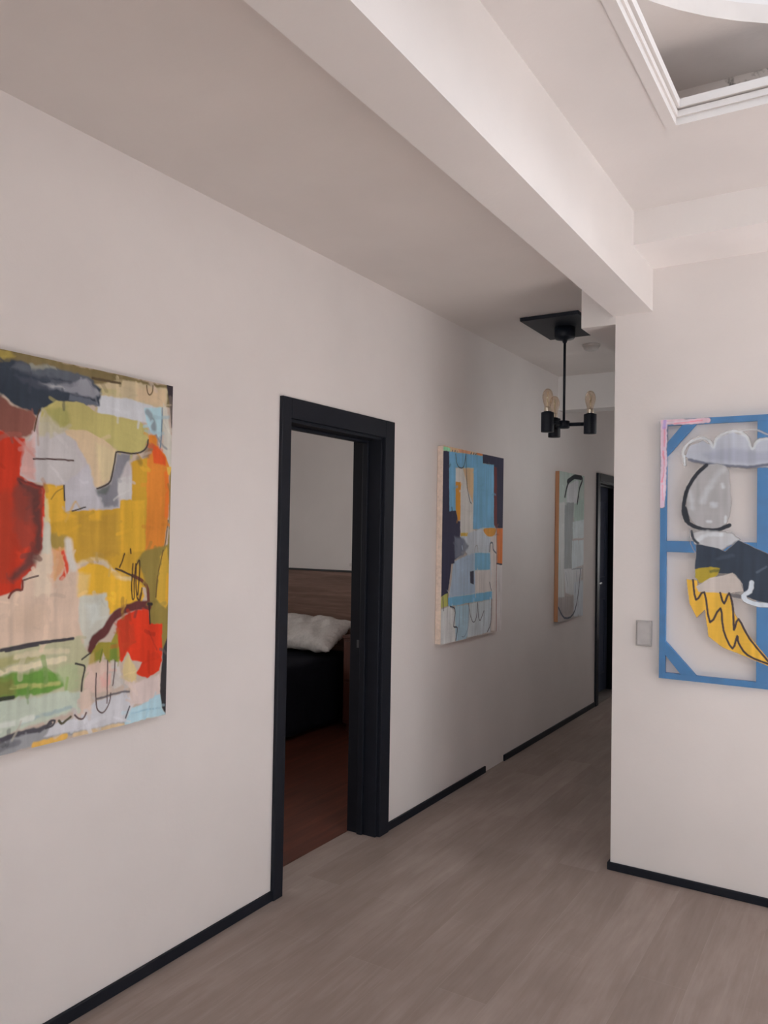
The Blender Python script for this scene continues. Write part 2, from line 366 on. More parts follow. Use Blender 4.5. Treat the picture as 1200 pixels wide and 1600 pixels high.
# ---------------------------------------------------------------- materials
def mat(name, col=None, rough=.6, metal=0, spec=.5):
    m = bpy.data.materials.new(name); m.use_nodes = True
    nt = m.node_tree; b = nt.nodes['Principled BSDF']
    if col: b.inputs['Base Color'].default_value = col if len(col) == 4 else (*col, 1)
    b.inputs['Roughness'].default_value = rough; b.inputs['Metallic'].default_value = metal
    b.inputs['Specular IOR Level'].default_value = spec
    return m, nt, b
def N(nt, t, **kw):
    n = nt.nodes.new(t)
    for k, v in kw.items(): setattr(n, k, v)
    return n
def coords(nt, scale=(1, 1, 1), rot=(0, 0, 0)):
    t = N(nt, 'ShaderNodeTexCoord'); mp = N(nt, 'ShaderNodeMapping')
    mp.inputs['Scale'].default_value = scale; mp.inputs['Rotation'].default_value = rot
    nt.links.new(t.outputs['Object'], mp.inputs['Vector'])
    return mp.outputs['Vector']
def noise(nt, vec, scale, detail=3, rough=.5, dist=0):
    n = N(nt, 'ShaderNodeTexNoise'); n.inputs['Scale'].default_value = scale
    n.inputs['Detail'].default_value = detail; n.inputs['Roughness'].default_value = rough
    n.inputs['Distortion'].default_value = dist
    nt.links.new(vec, n.inputs['Vector']); return n.outputs['Fac']
def ramp(nt, fac, stops):
    r = N(nt, 'ShaderNodeValToRGB'); e = r.color_ramp.elements
    while len(e) < len(stops): e.new(.5)
    for k, (p, c) in zip(e, stops): k.position = p; k.color = c if len(c) == 4 else (*c, 1)
    nt.links.new(fac, r.inputs['Fac']); return r.outputs['Color']
def mix(nt, a, b, fac, mode='MIX'):
    n = N(nt, 'ShaderNodeMix', data_type='RGBA', blend_type=mode)
    for s, v in ((n.inputs[6], a), (n.inputs[7], b), (n.inputs[0], fac)):
        if hasattr(v, 'links'): nt.links.new(v, s)
        else: s.default_value = v
    return n.outputs[2]
def bump(nt, b, h, strength=.2, dist=.01):
    n = N(nt, 'ShaderNodeBump'); n.inputs['Strength'].default_value = strength; n.inputs['Distance'].default_value = dist
    nt.links.new(h, n.inputs['Height']); nt.links.new(n.outputs['Normal'], b.inputs['Normal'])

def plaster(name, c):
    m, nt, b = mat(name, c, .75, 0, .25)
    v = coords(nt)
    f = noise(nt, v, 2.2, 4)
    k = 1.03
    nt.links.new(ramp(nt, f, [(.3, (c[0]*.965, c[1]*.965, c[2]*.965)), (.7, (min(c[0]*k, 1), min(c[1]*k, 1), min(c[2]*k, 1)))]), b.inputs['Base Color'])
    bump(nt, b, noise(nt, v, 60, 4), .12, .004)
    return m
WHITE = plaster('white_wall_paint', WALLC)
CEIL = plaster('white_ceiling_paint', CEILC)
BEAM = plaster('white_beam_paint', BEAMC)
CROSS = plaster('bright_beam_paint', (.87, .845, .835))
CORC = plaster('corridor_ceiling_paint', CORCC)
BEDW = plaster('bedroom_wall_paint', WALLC)
# raw plaster of the skylight well, with dark patches of peeling paint
def well_mat(stains=1.0):
    m, nt, b = mat('worn_well_plaster' if stains else 'grey_well_plaster', None, .8, 0, .2)
    v = coords(nt)
    base = ramp(nt, noise(nt, v, 3, 5), [(.3, (.64, .595, .565)), (.7, (.75, .70, .67))])
    sep = N(nt, 'ShaderNodeSeparateXYZ'); nt.links.new(v, sep.inputs[0])
    st = ramp(nt, noise(nt, v, 9, 6, .65, .4), [(.46, (0, 0, 0)), (.54, (1, 1, 1))])
    hi = N(nt, 'ShaderNodeMapRange'); hi.inputs[1].default_value = -.50; hi.inputs[2].default_value = -.44
    nt.links.new(sep.outputs[0], hi.inputs[0])
    mul = N(nt, 'ShaderNodeMath', operation='MULTIPLY'); nt.links.new(st, mul.inputs[0]); nt.links.new(hi.outputs[0], mul.inputs[1])
    nt.links.new(mix(nt, base, (.16, .15, .14, 1), mul.outputs[0] if stains else 0.0), b.inputs['Base Color'])
    bump(nt, b, noise(nt, v, 25, 5), .25, .006)
    return m
WELL = well_mat(); SLAB = well_mat(0)

def floor_mat():
    m, nt, b = mat('grey_brown_vinyl_planks', None, .5, 0, .22)
    v = coords(nt, rot=(0, 0, PI/2))
    br = N(nt, 'ShaderNodeTexBrick', offset=.37, offset_frequency=2)
    nt.links.new(v, br.inputs['Vector'])
    for k, x in (('Scale', 1), ('Mortar Size', .0012), ('Mortar Smooth', .6), ('Bias', 0), ('Brick Width', 1.22), ('Row Height', .18)):
        br.inputs[k].default_value = x
    br.inputs['Color1'].default_value = (.44, .44, .44, 1); br.inputs['Color2'].default_value = (.6, .6, .6, 1)
    br.inputs['Mortar'].default_value = (.66, .66, .66, 1)
    w = coords(nt, (9, .9, 1))
    g = noise(nt, w, 2.2, 6, .62, .5)
    g2 = noise(nt, coords(nt, (1.5, .6, 1)), 2.6, 4, .6, .3)
    g3 = noise(nt, coords(nt, (34, 1.6, 1)), 3.0, 3, .6)
    tot = mix(nt, mix(nt, g, g2, .55), g3, .13)
    tot = mix(nt, tot, br.outputs['Color'], .42)
    nt.links.new(ramp(nt, tot, FLOOR_STOPS), b.inputs['Base Color'])
    bump(nt, b, g3, .06, .002)
    rr = N(nt, 'ShaderNodeMapRange'); rr.inputs[3].default_value = .42; rr.inputs[4].default_value = .62
    nt.links.new(g2, rr.inputs[0]); nt.links.new(rr.outputs[0], b.inputs['Roughness'])
    return m
FLOOR = floor_mat()

def wood(name, c0, c1, axis, rough=.5, sc=1.0):
    m, nt, b = mat(name, None, rough, 0, .3)
    s = [14*sc]*3; s['XYZ'.index(axis)] = .9*sc
    v = coords(nt, s)
    f = noise(nt, v, 1.6, 6, .6, .8)
    f2 = noise(nt, coords(nt, [4*x for x in s]), 2, 3)
    nt.links.new(ramp(nt, mix(nt, f, f2, .25), [(.32, c0), (.52, tuple((p+q)/2 for p, q in zip(c0, c1))), (.68, c1)]), b.inputs['Base Color'])
    bump(nt, b, f2, .08, .002)
    return m
RED_FLOOR = wood('red_wood_floor', (.06, .019, .012), (.155, .048, .030), 'Y', .34)
WALNUT = wood('walnut_veneer', (.115, .060, .043), (.25, .142, .105), 'X', .5)
REDWOOD = wood('reddish_wood', (.055, .018, .012), (.10, .034, .024), 'Z', .45)
PINE = wood('raw_pine_edge', (.42, .20, .10), (.56, .30, .17), 'Z', .7)
def simple(name, c, rough=.5, metal=0, spec=.5, bs=80, bst=.05):
    m, nt, b = mat(name, c, rough, metal, spec)
    v = coords(nt)
    f = noise(nt, v, bs*.2, 3)
    nt.links.new(ramp(nt, f, [(.3, tuple(x*.9 for x in c[:3])), (.7, tuple(min(1, x*1.1) for x in c[:3]))]), b.inputs['Base Color'])
    bump(nt, b, noise(nt, v, bs, 3), bst, .002)
    return m
BLACK = simple('black_trim_paint', (.0085, .0105, .0175), .55, 0, .25)
BLACKDOOR = simple('dark_navy_door_paint', (.075, .095, .155), .4, 0, .4)
BLACKMET = simple('black_lamp_metal', (.009, .012, .021), .5, 0, .3)
THRES = simple('worn_threshold', (.20, .175, .16), .6)
DULL = simple('dull_grey_metal', (.10, .105, .115), .45, .3, .5)
STEEL = simple('brushed_steel', (.45, .44, .43), .38, 1, .5)
BRASS = simple('lamp_cap_metal', (.75, .66, .54), .35, 1, .5)
SWITCH = simple('silver_grey_plastic', (.47, .455, .455), .4, .15, .5)
PLASTIC = simple('white_plastic', (.62, .59, .57), .4)
CREAM = simple('raw_canvas_edge', (.80, .66, .56), .8, 0, .2, 300, .1)
GREYEDGE = simple('grey_canvas_edge', (.30, .25, .16), .8, 0, .2, 300, .1)
BLUE = simple('blue_painted_bars', (.028, .215, .52), .55, 0, .3)
NAVY = simple('dark_navy_cloth', (.010, .011, .017), .9, 0, .1, 200, .15)
LINEN = simple('grey_white_linen', (.60, .575, .56), .9, 0, .15, 260, .15)
DARKW = simple('dark_bed_base', (.012, .011, .012), .6)
OFFW = simple('detector_plastic', (.60, .57, .55), .5)
FIL = simple('pale_filament_wire', (.97, .90, .78), .4)

def paint_mat(name, rough, streak=.05, coat=0.0, alpha=False, dirv=(1, 30, 30), spec=.14):
    m, nt, b = mat(name, None, rough, 0, .35)
    a = N(nt, 'ShaderNodeAttribute', attribute_name='paint')
    f = noise(nt, coords(nt, dirv), 4, 4, .6, .4)
    g = noise(nt, coords(nt, (30, 30, 3)), 3, 4, .6, .4)
    tone = ramp(nt, mix(nt, f, g, .5), [(.3, (1-streak,)*3), (.7, (1+streak,)*3)])
    nt.links.new(mix(nt, a.outputs['Color'], tone, 1.0, 'MULTIPLY'), b.inputs['Base Color'])
    bump(nt, b, mix(nt, f, noise(nt, coords(nt), 420, 2), .4), .10, .002)
    b.inputs['Specular IOR Level'].default_value = spec; b.inputs['Coat Weight'].default_value = coat; b.inputs['Coat Roughness'].default_value = .06
    if alpha:
        tr = N(nt, 'ShaderNodeBsdfTransparent'); mx = N(nt, 'ShaderNodeMixShader')
        nt.links.new(a.outputs['Alpha'], mx.inputs[0]); nt.links.new(tr.outputs[0], mx.inputs[1])
        nt.links.new(b.outputs[0], mx.inputs[2])
        nt.links.new(mx.outputs[0], nt.nodes['Material Output'].inputs['Surface'])
    return m
PAINT = paint_mat('artist_paint', .6)
PAINT_GLOSS = paint_mat('varnished_paint', .5, .04, .015, spec=.03)
PAINT_FILM = paint_mat('painted_clear_film', .4, .05, 0, True)

def glass_mat(name, tint, amt):
    m = bpy.data.materials.new(name); m.use_nodes = True; nt = m.node_tree
    nt.nodes.remove(nt.nodes['Principled BSDF'])
    tr = N(nt, 'ShaderNodeBsdfTransparent'); tr.inputs[0].default_value = (*tint, 1)
    gl = N(nt, 'ShaderNodeBsdfGlossy'); gl.inputs['Roughness'].default_value = .03
    lw = N(nt, 'ShaderNodeLayerWeight'); lw.inputs[0].default_value = .25
    mp = N(nt, 'ShaderNodeMapRange'); mp.inputs[3].default_value = amt; mp.inputs[4].default_value = .35
    nt.links.new(lw.outputs['Fresnel'], mp.inputs[0])
    mx = N(nt, 'ShaderNodeMixShader')
    nt.links.new(mp.outputs[0], mx.inputs[0]); nt.links.new(tr.outputs[0], mx.inputs[1]); nt.links.new(gl.outputs[0], mx.inputs[2])
    nt.links.new(mx.outputs[0], nt.nodes['Material Output'].inputs['Surface'])
    return m
BULB = glass_mat('amber_bulb_glass', (.95, .86, .765), .05)
OPAL = bpy.data.materials.new('opal_acrylic'); OPAL.use_nodes = True
_nt = OPAL.node_tree; _nt.nodes.remove(_nt.nodes['Principled BSDF'])
_t = N(_nt, 'ShaderNodeBsdfTranslucent'); _d = N(_nt, 'ShaderNodeBsdfDiffuse'); _m = N(_nt, 'ShaderNodeMixShader')
_t.inputs[0].default_value = (.10, .10, .10, 1); _d.inputs[0].default_value = (.8, .8, .79, 1); _m.inputs[0].default_value = .5
_nt.links.new(_t.outputs[0], _m.inputs[2]); _nt.links.new(_d.outputs[0], _m.inputs[1])
_nt.links.new(_m.outputs[0], _nt.nodes['Material Output'].inputs['Surface'])
PANE = glass_mat('clear_window_glass', (.97, .98, .97), .03)

# ------------------------------------------------------------ painting tools
def vnoise(ny, nx, cells, seed):
    """smooth random field in -1..1"""
    rs = np.random.RandomState(seed)
    cy, cx = cells
    g = rs.rand(cy+3, cx+3)*2-1
    yy = np.linspace(0, cy, ny); xx = np.linspace(0, cx, nx)
    def basis(t):
        i = np.floor(t).astype(int); f = t-i; f = f*f*(3-2*f); return i, f
    iy, fy = basis(yy); ix, fx = basis(xx)
    a = g[iy][:, ix]; b = g[iy][:, ix+1]; c = g[iy+1][:, ix]; d = g[iy+1][:, ix+1]
    fx = fx[None, :]; fy = fy[:, None]
    return (a*(1-fx)+b*fx)*(1-fy)+(c*(1-fx)+d*fx)*fy
def smooth_closed(p):
    out = []; n = len(p)
    for i in range(n):
        a, b, c, d = p[i-1], p[i], p[(i+1) % n], p[(i+2) % n]
        for t in (0, .25, .5, .75):
            out.append(.5*((2*b)+(c-a)*t+(2*a-5*b+4*c-d)*t*t+(3*b-a-3*c+d)*t**3))
    return np.array(out)
def smooth_open(p):
    out = []; n = len(p)
    for i in range(n-1):
        a, b, c, d = p[max(i-1, 0)], p[i], p[i+1], p[min(i+2, n-1)]
        for t in (0, .33, .66):
            out.append(.5*((2*b)+(c-a)*t+(2*a-5*b+4*c-d)*t*t+(3*b-a-3*c+d)*t**3))
    out.append(p[-1]); return np.array(out)
def paint_canvas(w, h, res, base, layers, seed, alpha=None, dabs_at=None, ndabs=0):
    """w, h in mm -> array (ny, nx, 4) of paint colours; layers are brush shapes in mm from the top-left corner"""
    nx = int(round(w/res))+1; ny = int(round(h/res))+1
    U, V = np.meshgrid(np.linspace(0, w, nx), np.linspace(0, h, ny))
    C = np.empty((ny, nx, 4)); C[..., :3] = base; C[..., 3] = 1 if alpha is None else alpha
    cells = (int(h/45), int(w/45)); fine = (int(h/12), int(w/12))
    wu = .65*vnoise(ny, nx, cells, seed)+.35*vnoise(ny, nx, fine, seed+1)
    wv = .65*vnoise(ny, nx, cells, seed+2)+.35*vnoise(ny, nx, fine, seed+3)
    st = .5*vnoise(ny, nx, (int(h/8), int(w/120)+1), seed+4)+.5*vnoise(ny, nx, (int(h/120)+1, int(w/8)), seed+5)
    vs_ = vnoise(ny, nx, (int(h/170)+1, int(w/16)), seed+7); bl = vnoise(ny, nx, (int(h/60), int(w/60)), seed+8)
    work = list(layers)
    if dabs_at is not None: work.insert(dabs_at, None)
    rs = np.random.RandomState(seed+20)
    def dabs():
        for _ in range(ndabs):
            u, v = rs.rand()*w, rs.rand()*h
            c = C[min(ny-1, int(v/res)), min(nx-1, int(u/res)), :3]*(1+.22*(rs.rand()-.5))
            L = 20+60*rs.rand(); an = rs.choice([PI/2, PI/2, .15, -.25, .8])+.25*rs.randn()
            yield ('L', 1000*c, 5, 4, .35+.4*rs.rand(), 5+11*rs.rand(), [u-L/2*math.cos(an), v-L/2*math.sin(an), u+3*rs.randn(), v+3*rs.randn(), u+L/2*math.cos(an), v+L/2*math.sin(an)])
    def stream():
        for l in work:
            if l is None: yield from dabs()
            else: yield l
    for kind, col, soft, warp, op, wd, flat in stream():
        P = np.array(flat, float).reshape(-1, 2)
        if kind == 'S': P = smooth_closed(P)
        if kind == 'L' and len(P) > 2: P = smooth_open(P)
        mg = soft+warp+wd+2*res
        u0, v0 = P.min(0)-mg; u1, v1 = P.max(0)+mg
        i0 = max(0, int(u0/res)); i1 = min(nx, int(u1/res)+2); j0 = max(0, int(v0/res)); j1 = min(ny, int(v1/res)+2)
        if i0 >= i1 or j0 >= j1: continue
        sl = (slice(j0, j1), slice(i0, i1))
        x = U[sl]+warp*wu[sl]; y = V[sl]+warp*wv[sl]
        dist = np.full(x.shape, 1e9); inside = np.zeros(x.shape, bool)
        n = len(P); rng = range(n if kind != 'L' else n-1)
        for k in rng:
            ax, ay = P[k]; bx, by = P[(k+1) % n]
            dx, dy = bx-ax, by-ay; L = dx*dx+dy*dy+1e-9
            t = np.clip(((x-ax)*dx+(y-ay)*dy)/L, 0, 1)
            dist = np.minimum(dist, (x-ax-t*dx)**2+(y-ay-t*dy)**2)
            if kind != 'L':
                cr = (ay > y) != (by > y)
                xi = ax+(y-ay)*dx/(dy if abs(dy) > 1e-9 else 1e-9)
                inside ^= cr & (x < xi)
        d = np.sqrt(dist)
        sd = d-wd/2 if kind == 'L' else np.where(inside, -d, d)
        sf = max(soft, res*.9)
        a = np.clip((sf/2-sd)/sf+.15*st[sl]*(soft > 5), 0, 1); a = a*a*(3-2*a)*op
        c = np.array(col)/1000.
        tone = (1+.10*vs_[sl]+.05*bl[sl]+.03*st[sl])[..., None]
        C[sl][..., :3] = C[sl][..., :3]*(1-a[..., None])+c*tone*a[..., None]
        if alpha is not None: C[sl][..., 3] = C[sl][..., 3]*(1-a)+a
    return np.clip(C, 0, 1)
def canvas_face(name, C, origin, du, dv, mat_, parent):
    """a fine grid carrying the paint colours"""
    ny, nx = C.shape[:2]
    o = np.array(origin); du = np.array(du); dv = np.array(dv)
    a = np.linspace(0, 1, nx)[None, :, None]; b = np.linspace(0, 1, ny)[:, None, None]
    co = (o+a*du+b*dv).reshape(-1, 3)
    me = bpy.data.meshes.new(name)
    idx = np.arange(ny*nx).reshape(ny, nx)
    q = np.stack([idx[:-1, :-1], idx[1:, :-1], idx[1:, 1:], idx[:-1, 1:]], -1).reshape(-1, 4)
    me.vertices.add(len(co)); me.vertices.foreach_set('co', co.astype(np.float32).ravel())
    me.loops.add(q.size); me.loops.foreach_set('vertex_index', q.astype(np.int32).ravel())
    me.polygons.add(len(q)); me.polygons.foreach_set('loop_start', np.arange(0, q.size, 4, dtype=np.int32))
    me.polygons.foreach_set('loop_total', np.full(len(q), 4, np.int32))
    me.update(calc_edges=True)
    at = me.color_attributes.new('paint', 'FLOAT_COLOR', 'POINT')
    at.data.foreach_set('color', C.reshape(-1, 4).astype(np.float32).ravel())
    me.materials.append(mat_); me.validate()
    ob = bpy.data.objects.new(name, me); COL.objects.link(ob); ob.parent = parent
    ob.matrix_parent_inverse = Matrix.Translation(parent.location).inverted()
    return ob

# ------------------------------------------------------------------ the room
XL, XC, YR = -2.14, -1.036, 3.726          # left wall, corridor right wall, facing wall
XR, YB, YE = 2.5, -6.4, 9.4
WT = .16
HC, HM = 2.80, 2.92                        # corridor and main ceiling
D1 = (2.67, 3.45, 2.03); D2 = (7.19, 8.00, 2.04)
xo = XL-WT

struct('floor', MB().box(xo-.005, XR+.2, YB-.2, YE+.2, -.12, 0), FLOOR)
w = MB()
w.box(xo, XL, YB-.2, D1[0], 0, 3.0); w.box(xo, XL, D1[0], D1[1], D1[2], 3.0); w.box(xo, XL, D1[1], D2[0], 0, 3.0)
w.box(xo, XL, D2[0], D2[1], D2[2], 3.0); w.box(xo, XL, D2[1], YE+.2, 0, 3.0)
struct('wall_left', w, WHITE)
struct('wall_front', MB().box(XC, XR+.2, YR, YR+.14, 0, 3.0), WHITE)
WS = (4.7, 6.0, 1.72, 2.34)  # opening for an added, unseen window that brightens the corridor
w = MB(); w.box(XC, XC+.14, YR+.14, WS[0], 0, 3.0); w.box(XC, XC+.14, WS[1], YE+.2, 0, 3.0)
w.box(XC, XC+.14, WS[0], WS[1], 0, WS[2]); w.box(XC, XC+.14, WS[0], WS[1], WS[3], 3.0)
struct('wall_corridor', w, WHITE)
WE = (-1.92, -1.14, .95, 1.85)
# right wall and back wall (behind the viewer) with their windows
def wall_hole(axis, at, th, a0, a1, holes):
    b = MB(); cur = a0
    def bx(p, q, z0, z1):
        if axis == 'x': b.box(at, at+th, p, q, z0, z1)
        else: b.box(p, q, at, at+th, z0, z1)
    for h0, h1, z0, z1 in holes:
        bx(cur, h0, 0, 3.0); bx(h0, h1, 0, z0); bx(h0, h1, z1, 3.0); cur = h1
    bx(cur, a1, 0, 3.0); return b
WR = WINR; WB = WINB
struct('wall_end', wall_hole('y', YE, .2, XL, XC, [WE]), WHITE)
struct('wall_right', wall_hole('x', XR, .2, YB-.2, YR, [WR]), WHITE)
struct('wall_back', wall_hole('y', YB-.2, .2, XL, XR, [WB]), WHITE)
def window(name, axis, at, h, panes=2, rail=None):
    f = MB(); g = MB(); a0, a1, z0, z1 = h; t = .05
    def bx(m, p, q, r, s_, th):
        if axis == 'x': m.box(at-th/2, at+th/2, p, q, r, s_)
        else: m.box(p, q, at-th/2, at+th/2, r, s_)
    bx(f, a0, a0+t, z0, z1, .07); bx(f, a1-t, a1, z0, z1, .07); bx(f, a0+t, a1-t, z0, z0+t, .07); bx(f, a0+t, a1-t, z1-t, z1, .07)
    for k in range(1, panes):
        c = a0+(a1-a0)*k/panes; bx(f, c-.025, c+.025, z0+t, z1-t, .06)
    if rail: bx(f, a0+t, a1-t, z0+(z1-z0)*rail-.025, z0+(z1-z0)*rail+.025, .06)
    bx(g, a0+t, a1-t, z0+t, z1-t, .006)
    o = f.build(name, BLACK, None, kind='structure')
    g.build('glass_pane', PANE, o)
window('window_1', 'y', YB-.1, WB, 3); window('window_2', 'x', XR+.1, WR, 3); window('window_3', 'y', YE+.1, WE, 1, .56)

window('fill_window', 'x', XC+.07, WS, 2)  # added window out of view, carries fill light for the corridor wall
struct('sun_block_roof', MB().box(XC, XR+.2, YR+.14, YE+.2, 3.0, 3.12), WHITE)  # unseen roof added to keep the sun out of the corridor's side opening
struct('sun_block_wall', MB().box(XR, XR+.2, YR+.14, YE+.2, 0, 3.0), WHITE)  # unseen wall added below that roof, also blocks the sun

# ceilings, beams
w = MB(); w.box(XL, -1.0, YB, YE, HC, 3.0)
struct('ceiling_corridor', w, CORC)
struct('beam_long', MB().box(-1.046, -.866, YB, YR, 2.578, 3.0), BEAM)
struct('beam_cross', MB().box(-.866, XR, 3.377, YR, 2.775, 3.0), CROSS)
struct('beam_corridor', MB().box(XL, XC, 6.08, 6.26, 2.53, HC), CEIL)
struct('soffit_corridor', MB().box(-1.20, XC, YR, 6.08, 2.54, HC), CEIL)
SX, SY, SH = .40, 1.755, .965               # skylight opening
w = MB()
w.box(-.866, SX-SH, YB, 3.377, HM, 2.99); w.box(SX+SH, XR, YB, 3.377, HM, 2.99)
w.box(SX-SH, SX+SH, YB, SY-SH, HM, 2.99); w.box(SX-SH, SX+SH, SY+SH, 3.377, HM, 2.99)
struct('ceiling_main', w, CEIL)
# stepped plaster moulding lining the skylight opening
def ring(b, half0, half1, z0, z1):
    b.box(SX-half1, SX-half0, SY-half1, SY+half1, z0, z1); b.box(SX+half0, SX+half1, SY-half1, SY+half1, z0, z1)
    b.box(SX-half0, SX+half0, SY-half1, SY-half0, z0, z1); b.box(SX-half0, SX+half0, SY+half0, SY+half1, z0, z1)
w = MB(); ring(w, SH-.004, SH+.030, HM-.008, HM+.018); ring(w, SH-.010, SH, HM+.018, HM+.038); ring(w, SH-.018, SH, HM+.044, HM+.072)
struct('trim_skylight', w, CEIL)
# well above it, with a round drum of daylight
WH = 1.245; ZS = 3.18; RD = 1.2
w = MB(); ring(w, WH, WH+.1, 2.99, ZS+.12)
struct('wall_skylight', w, WELL)
b = MB(); n = 72; ins = []; outs = []; tops = []; insT = []
for i in range(n):
    a = 2*PI*i/n+PI/4; cx, cy = math.cos(a), math.sin(a); k = (WH)/max(abs(cx), abs(cy))
    ins.append(b.bm.verts.new((SX+RD*cx, SY+RD*cy, ZS))); outs.append(b.bm.verts.new((SX+k*cx, SY+k*cy, ZS)))
    insT.append(b.bm.verts.new((SX+RD*cx, SY+RD*cy, ZS+.06))); tops.append(b.bm.verts.new((SX+k*cx, SY+k*cy, ZS+.06)))
for i in range(n):
    j = (i+1) % n
    for q in ((ins[i], ins[j], outs[j], outs[i]), (ins[j], ins[i], insT[i], insT[j]), (insT[i], tops[i], tops[j], insT[j]), (outs[i], outs[j], tops[j], tops[i])):
        b.bm.faces.new(q)
struct('ceiling_skylight', b, SLAB)
b = MB(); b.lathe([(RD+.001, ZS+.06), (RD+.001, ZS+.75), (RD+.06, ZS+.75), (RD+.06, ZS+.06), (RD+.001, ZS+.06)], (SX, SY, 0), 72)
struct('wall_skylight_drum', b, CEIL)
b = MB(); b.lathe([(RD+.02, 0), (RD*.92, .20), (RD*.7, .38), (RD*.38, .5), (0, .54)], (SX, SY, ZS+.751), 48)
struct('window_skylight_dome', b, OPAL)

# baseboards
b = MB()
for y0, y1 in ((YB, 2.625), (3.53, 4.755), (5.06, 7.125), (8.07, YE)):
    b.box(XL, XL+.012, y0, y1, 0, .042, .003)
struct('baseboard_left', b, BLACK)
struct('baseboard_front', MB().box(XC-.012, XR, YR-.012, YR, 0, .036, .003), BLACK)
struct('baseboard_corridor', MB().box(XC-.012, XC, YR, YE, 0, .036, .003), BLACK)

# door frames
def door_frame(name, y0, y1, zt, cw, cl):
    o = bpy.data.objects.new(name, None); COL.objects.link(o); o.location = (XL, (y0+y1)/2, 0); o['kind'] = 'structure'
    xf = XL+.018
    b = MB()
    b.box(XL-.001, xf, y0-cl, y0+.004, 0, zt+cw, .003); b.box(XL-.001, xf, y1-.004, y1+cw, 0, zt+cw, .003)
    b.box(XL-.001, xf, y0+.004, y1-.004, zt-.004, zt+cw, .003)
    b.build('door_casing', BLACK, o)
    b = MB()
    b.box(xo-.012, XL, y0-.002, y0+.018, 0, zt, .002); b.box(xo-.012, XL, y1-.018, y1+.002, 0, zt, .002)
    b.box(xo-.012, XL, y0+.018, y1-.018, zt-.018, zt+.002, .002)
    b.build('door_jamb', BLACK, o)
    b = MB()
    b.box(xo+.055, xo+.085, y0+.018, y0+.032, 0, zt-.018, .002); b.box(xo+.055, xo+.085, y1-.032, y1-.018, 0, zt-.018, .002)
    b.box(xo+.055, xo+.085, y0+.032, y1-.032, zt-.032, zt-.018, .002)
    b.build('door_stop', BLACK, o)
    return o
d1 = door_frame('door_1', *D1, .085, .057)
MB().box(xo+.030, xo+.044, D1[1]-.0195, D1[1]-.0175, .945, .985, .0005).build('strike_plate', DULL, d1, label='small grey strike plate')
d2 = door_frame('door_2', *D2, .068, .068)
# the far door is shut, its leaf set back in the frame
lx = -2.275
b = MB(); b.box(lx-.04, lx, D2[0]+.021, D2[1]-.021, .012, D2[2]-.022, .003)
lf = b.build('door_leaf', BLACKDOOR, d2)
b = MB()
for z0, z1 in ((.18, .92), (1.12, 1.88)):
    ww = .014; p0, p1 = D2[0]+.13, D2[1]-.13
    for p, q, r, s_ in ((p0, p1, z0, z0+ww), (p0, p1, z1-ww, z1), (p0, p0+ww, z0+ww, z1-ww), (p1-ww, p1, z0+ww, z1-ww)):
        b.box(lx-.001, lx+.007, p, q, r, s_, .002)
b.build('door_moulding', BLACKDOOR, lf)
hy = 7.50
b = MB(); b.box(lx, lx+.008, hy-.05, hy+.05, 1.03, 1.13, .003); b.cyl(.014, (lx+.005, hy, 1.08), .045, 'X', 16)
b.box(lx+.045, lx+.06, hy-.015, hy+.10, 1.07, 1.09, .004)
b.build('door_handle', DULL, lf, label='dull grey door handle')
b = MB(); b.cyl(.03, (lx, 7.58, 1.86), .010, 'X', 20, .003); b.build('peephole', DULL, lf)
MB().box(lx+.02, lx+.032, 7.37, 7.385, .56, 1.04, .003).build('pull_bar', DULL, lf)
MB().box(xo-.012, XL+.004, D2[0]+.02, D2[1]-.02, 0, .006, .002).build('threshold', THRES, d2, label='pale threshold strip')

# ------------------------------------------------------------ rooms behind
BX, BY0, BY1 = -6.0, 1.0, 5.5
struct('floor_bedroom', MB().box(BX-.1, xo-.005, BY0-.1, BY1+.1, -.12, .001), RED_FLOOR)
struct('wall_bedroom_far', MB().box(BX, xo, BY1, BY1+.1, 0, 2.8), BEDW)
BWN = (2.4, 3.6, 1.0, 2.1)
struct('wall_bedroom_left', wall_hole('x', BX-.1, .1, BY0-.1, BY1+.1, [BWN]), BEDW)
struct('wall_bedroom_near', MB().box(BX, xo, BY0-.1, BY0, 0, 2.8), BEDW)
struct('ceiling_bedroom', MB().box(BX-.1, xo, BY0-.1, BY1+.1, 2.8, 2.9), CEIL)
window('window_4', 'x', BX-.05, BWN, 2)
# bed against the far bedroom wall
HBX = (-5.45, -3.30)
bed = thing('bed', (-4.5, 4.4, 0), 'bed under a dark navy cover with a walnut headboard, seen through the open doorway', 'bed')
b = MB(); b.box(HBX[0], HBX[1], 5.455, 5.498, .0, 1.20, .004); b.build('headboard', WALNUT, bed, label='walnut headboard panel')
MB().box(HBX[0]-.004, HBX[1]+.004, 5.45, 5.499, 1.20, 1.214, .002).build('headboard_cap', DARKW, bed, label='thin black top edge of the headboard')
MB().box(-5.25, -3.66, 3.45, 5.45, .06, .30, .012).build('bed_base', DARKW, bed)
b = MB()
for x in (-5.2, -3.76):
    for y in (3.5, 5.36): b2 = MB(); b2.box(x, x+.06, y, y+.06, 0, .06); b2.build('leg', DARKW, bed)
MB().box(-5.26, -3.65, 3.44, 5.45, .30, .50, .05, seg=4).build('mattress', LINEN, bed)
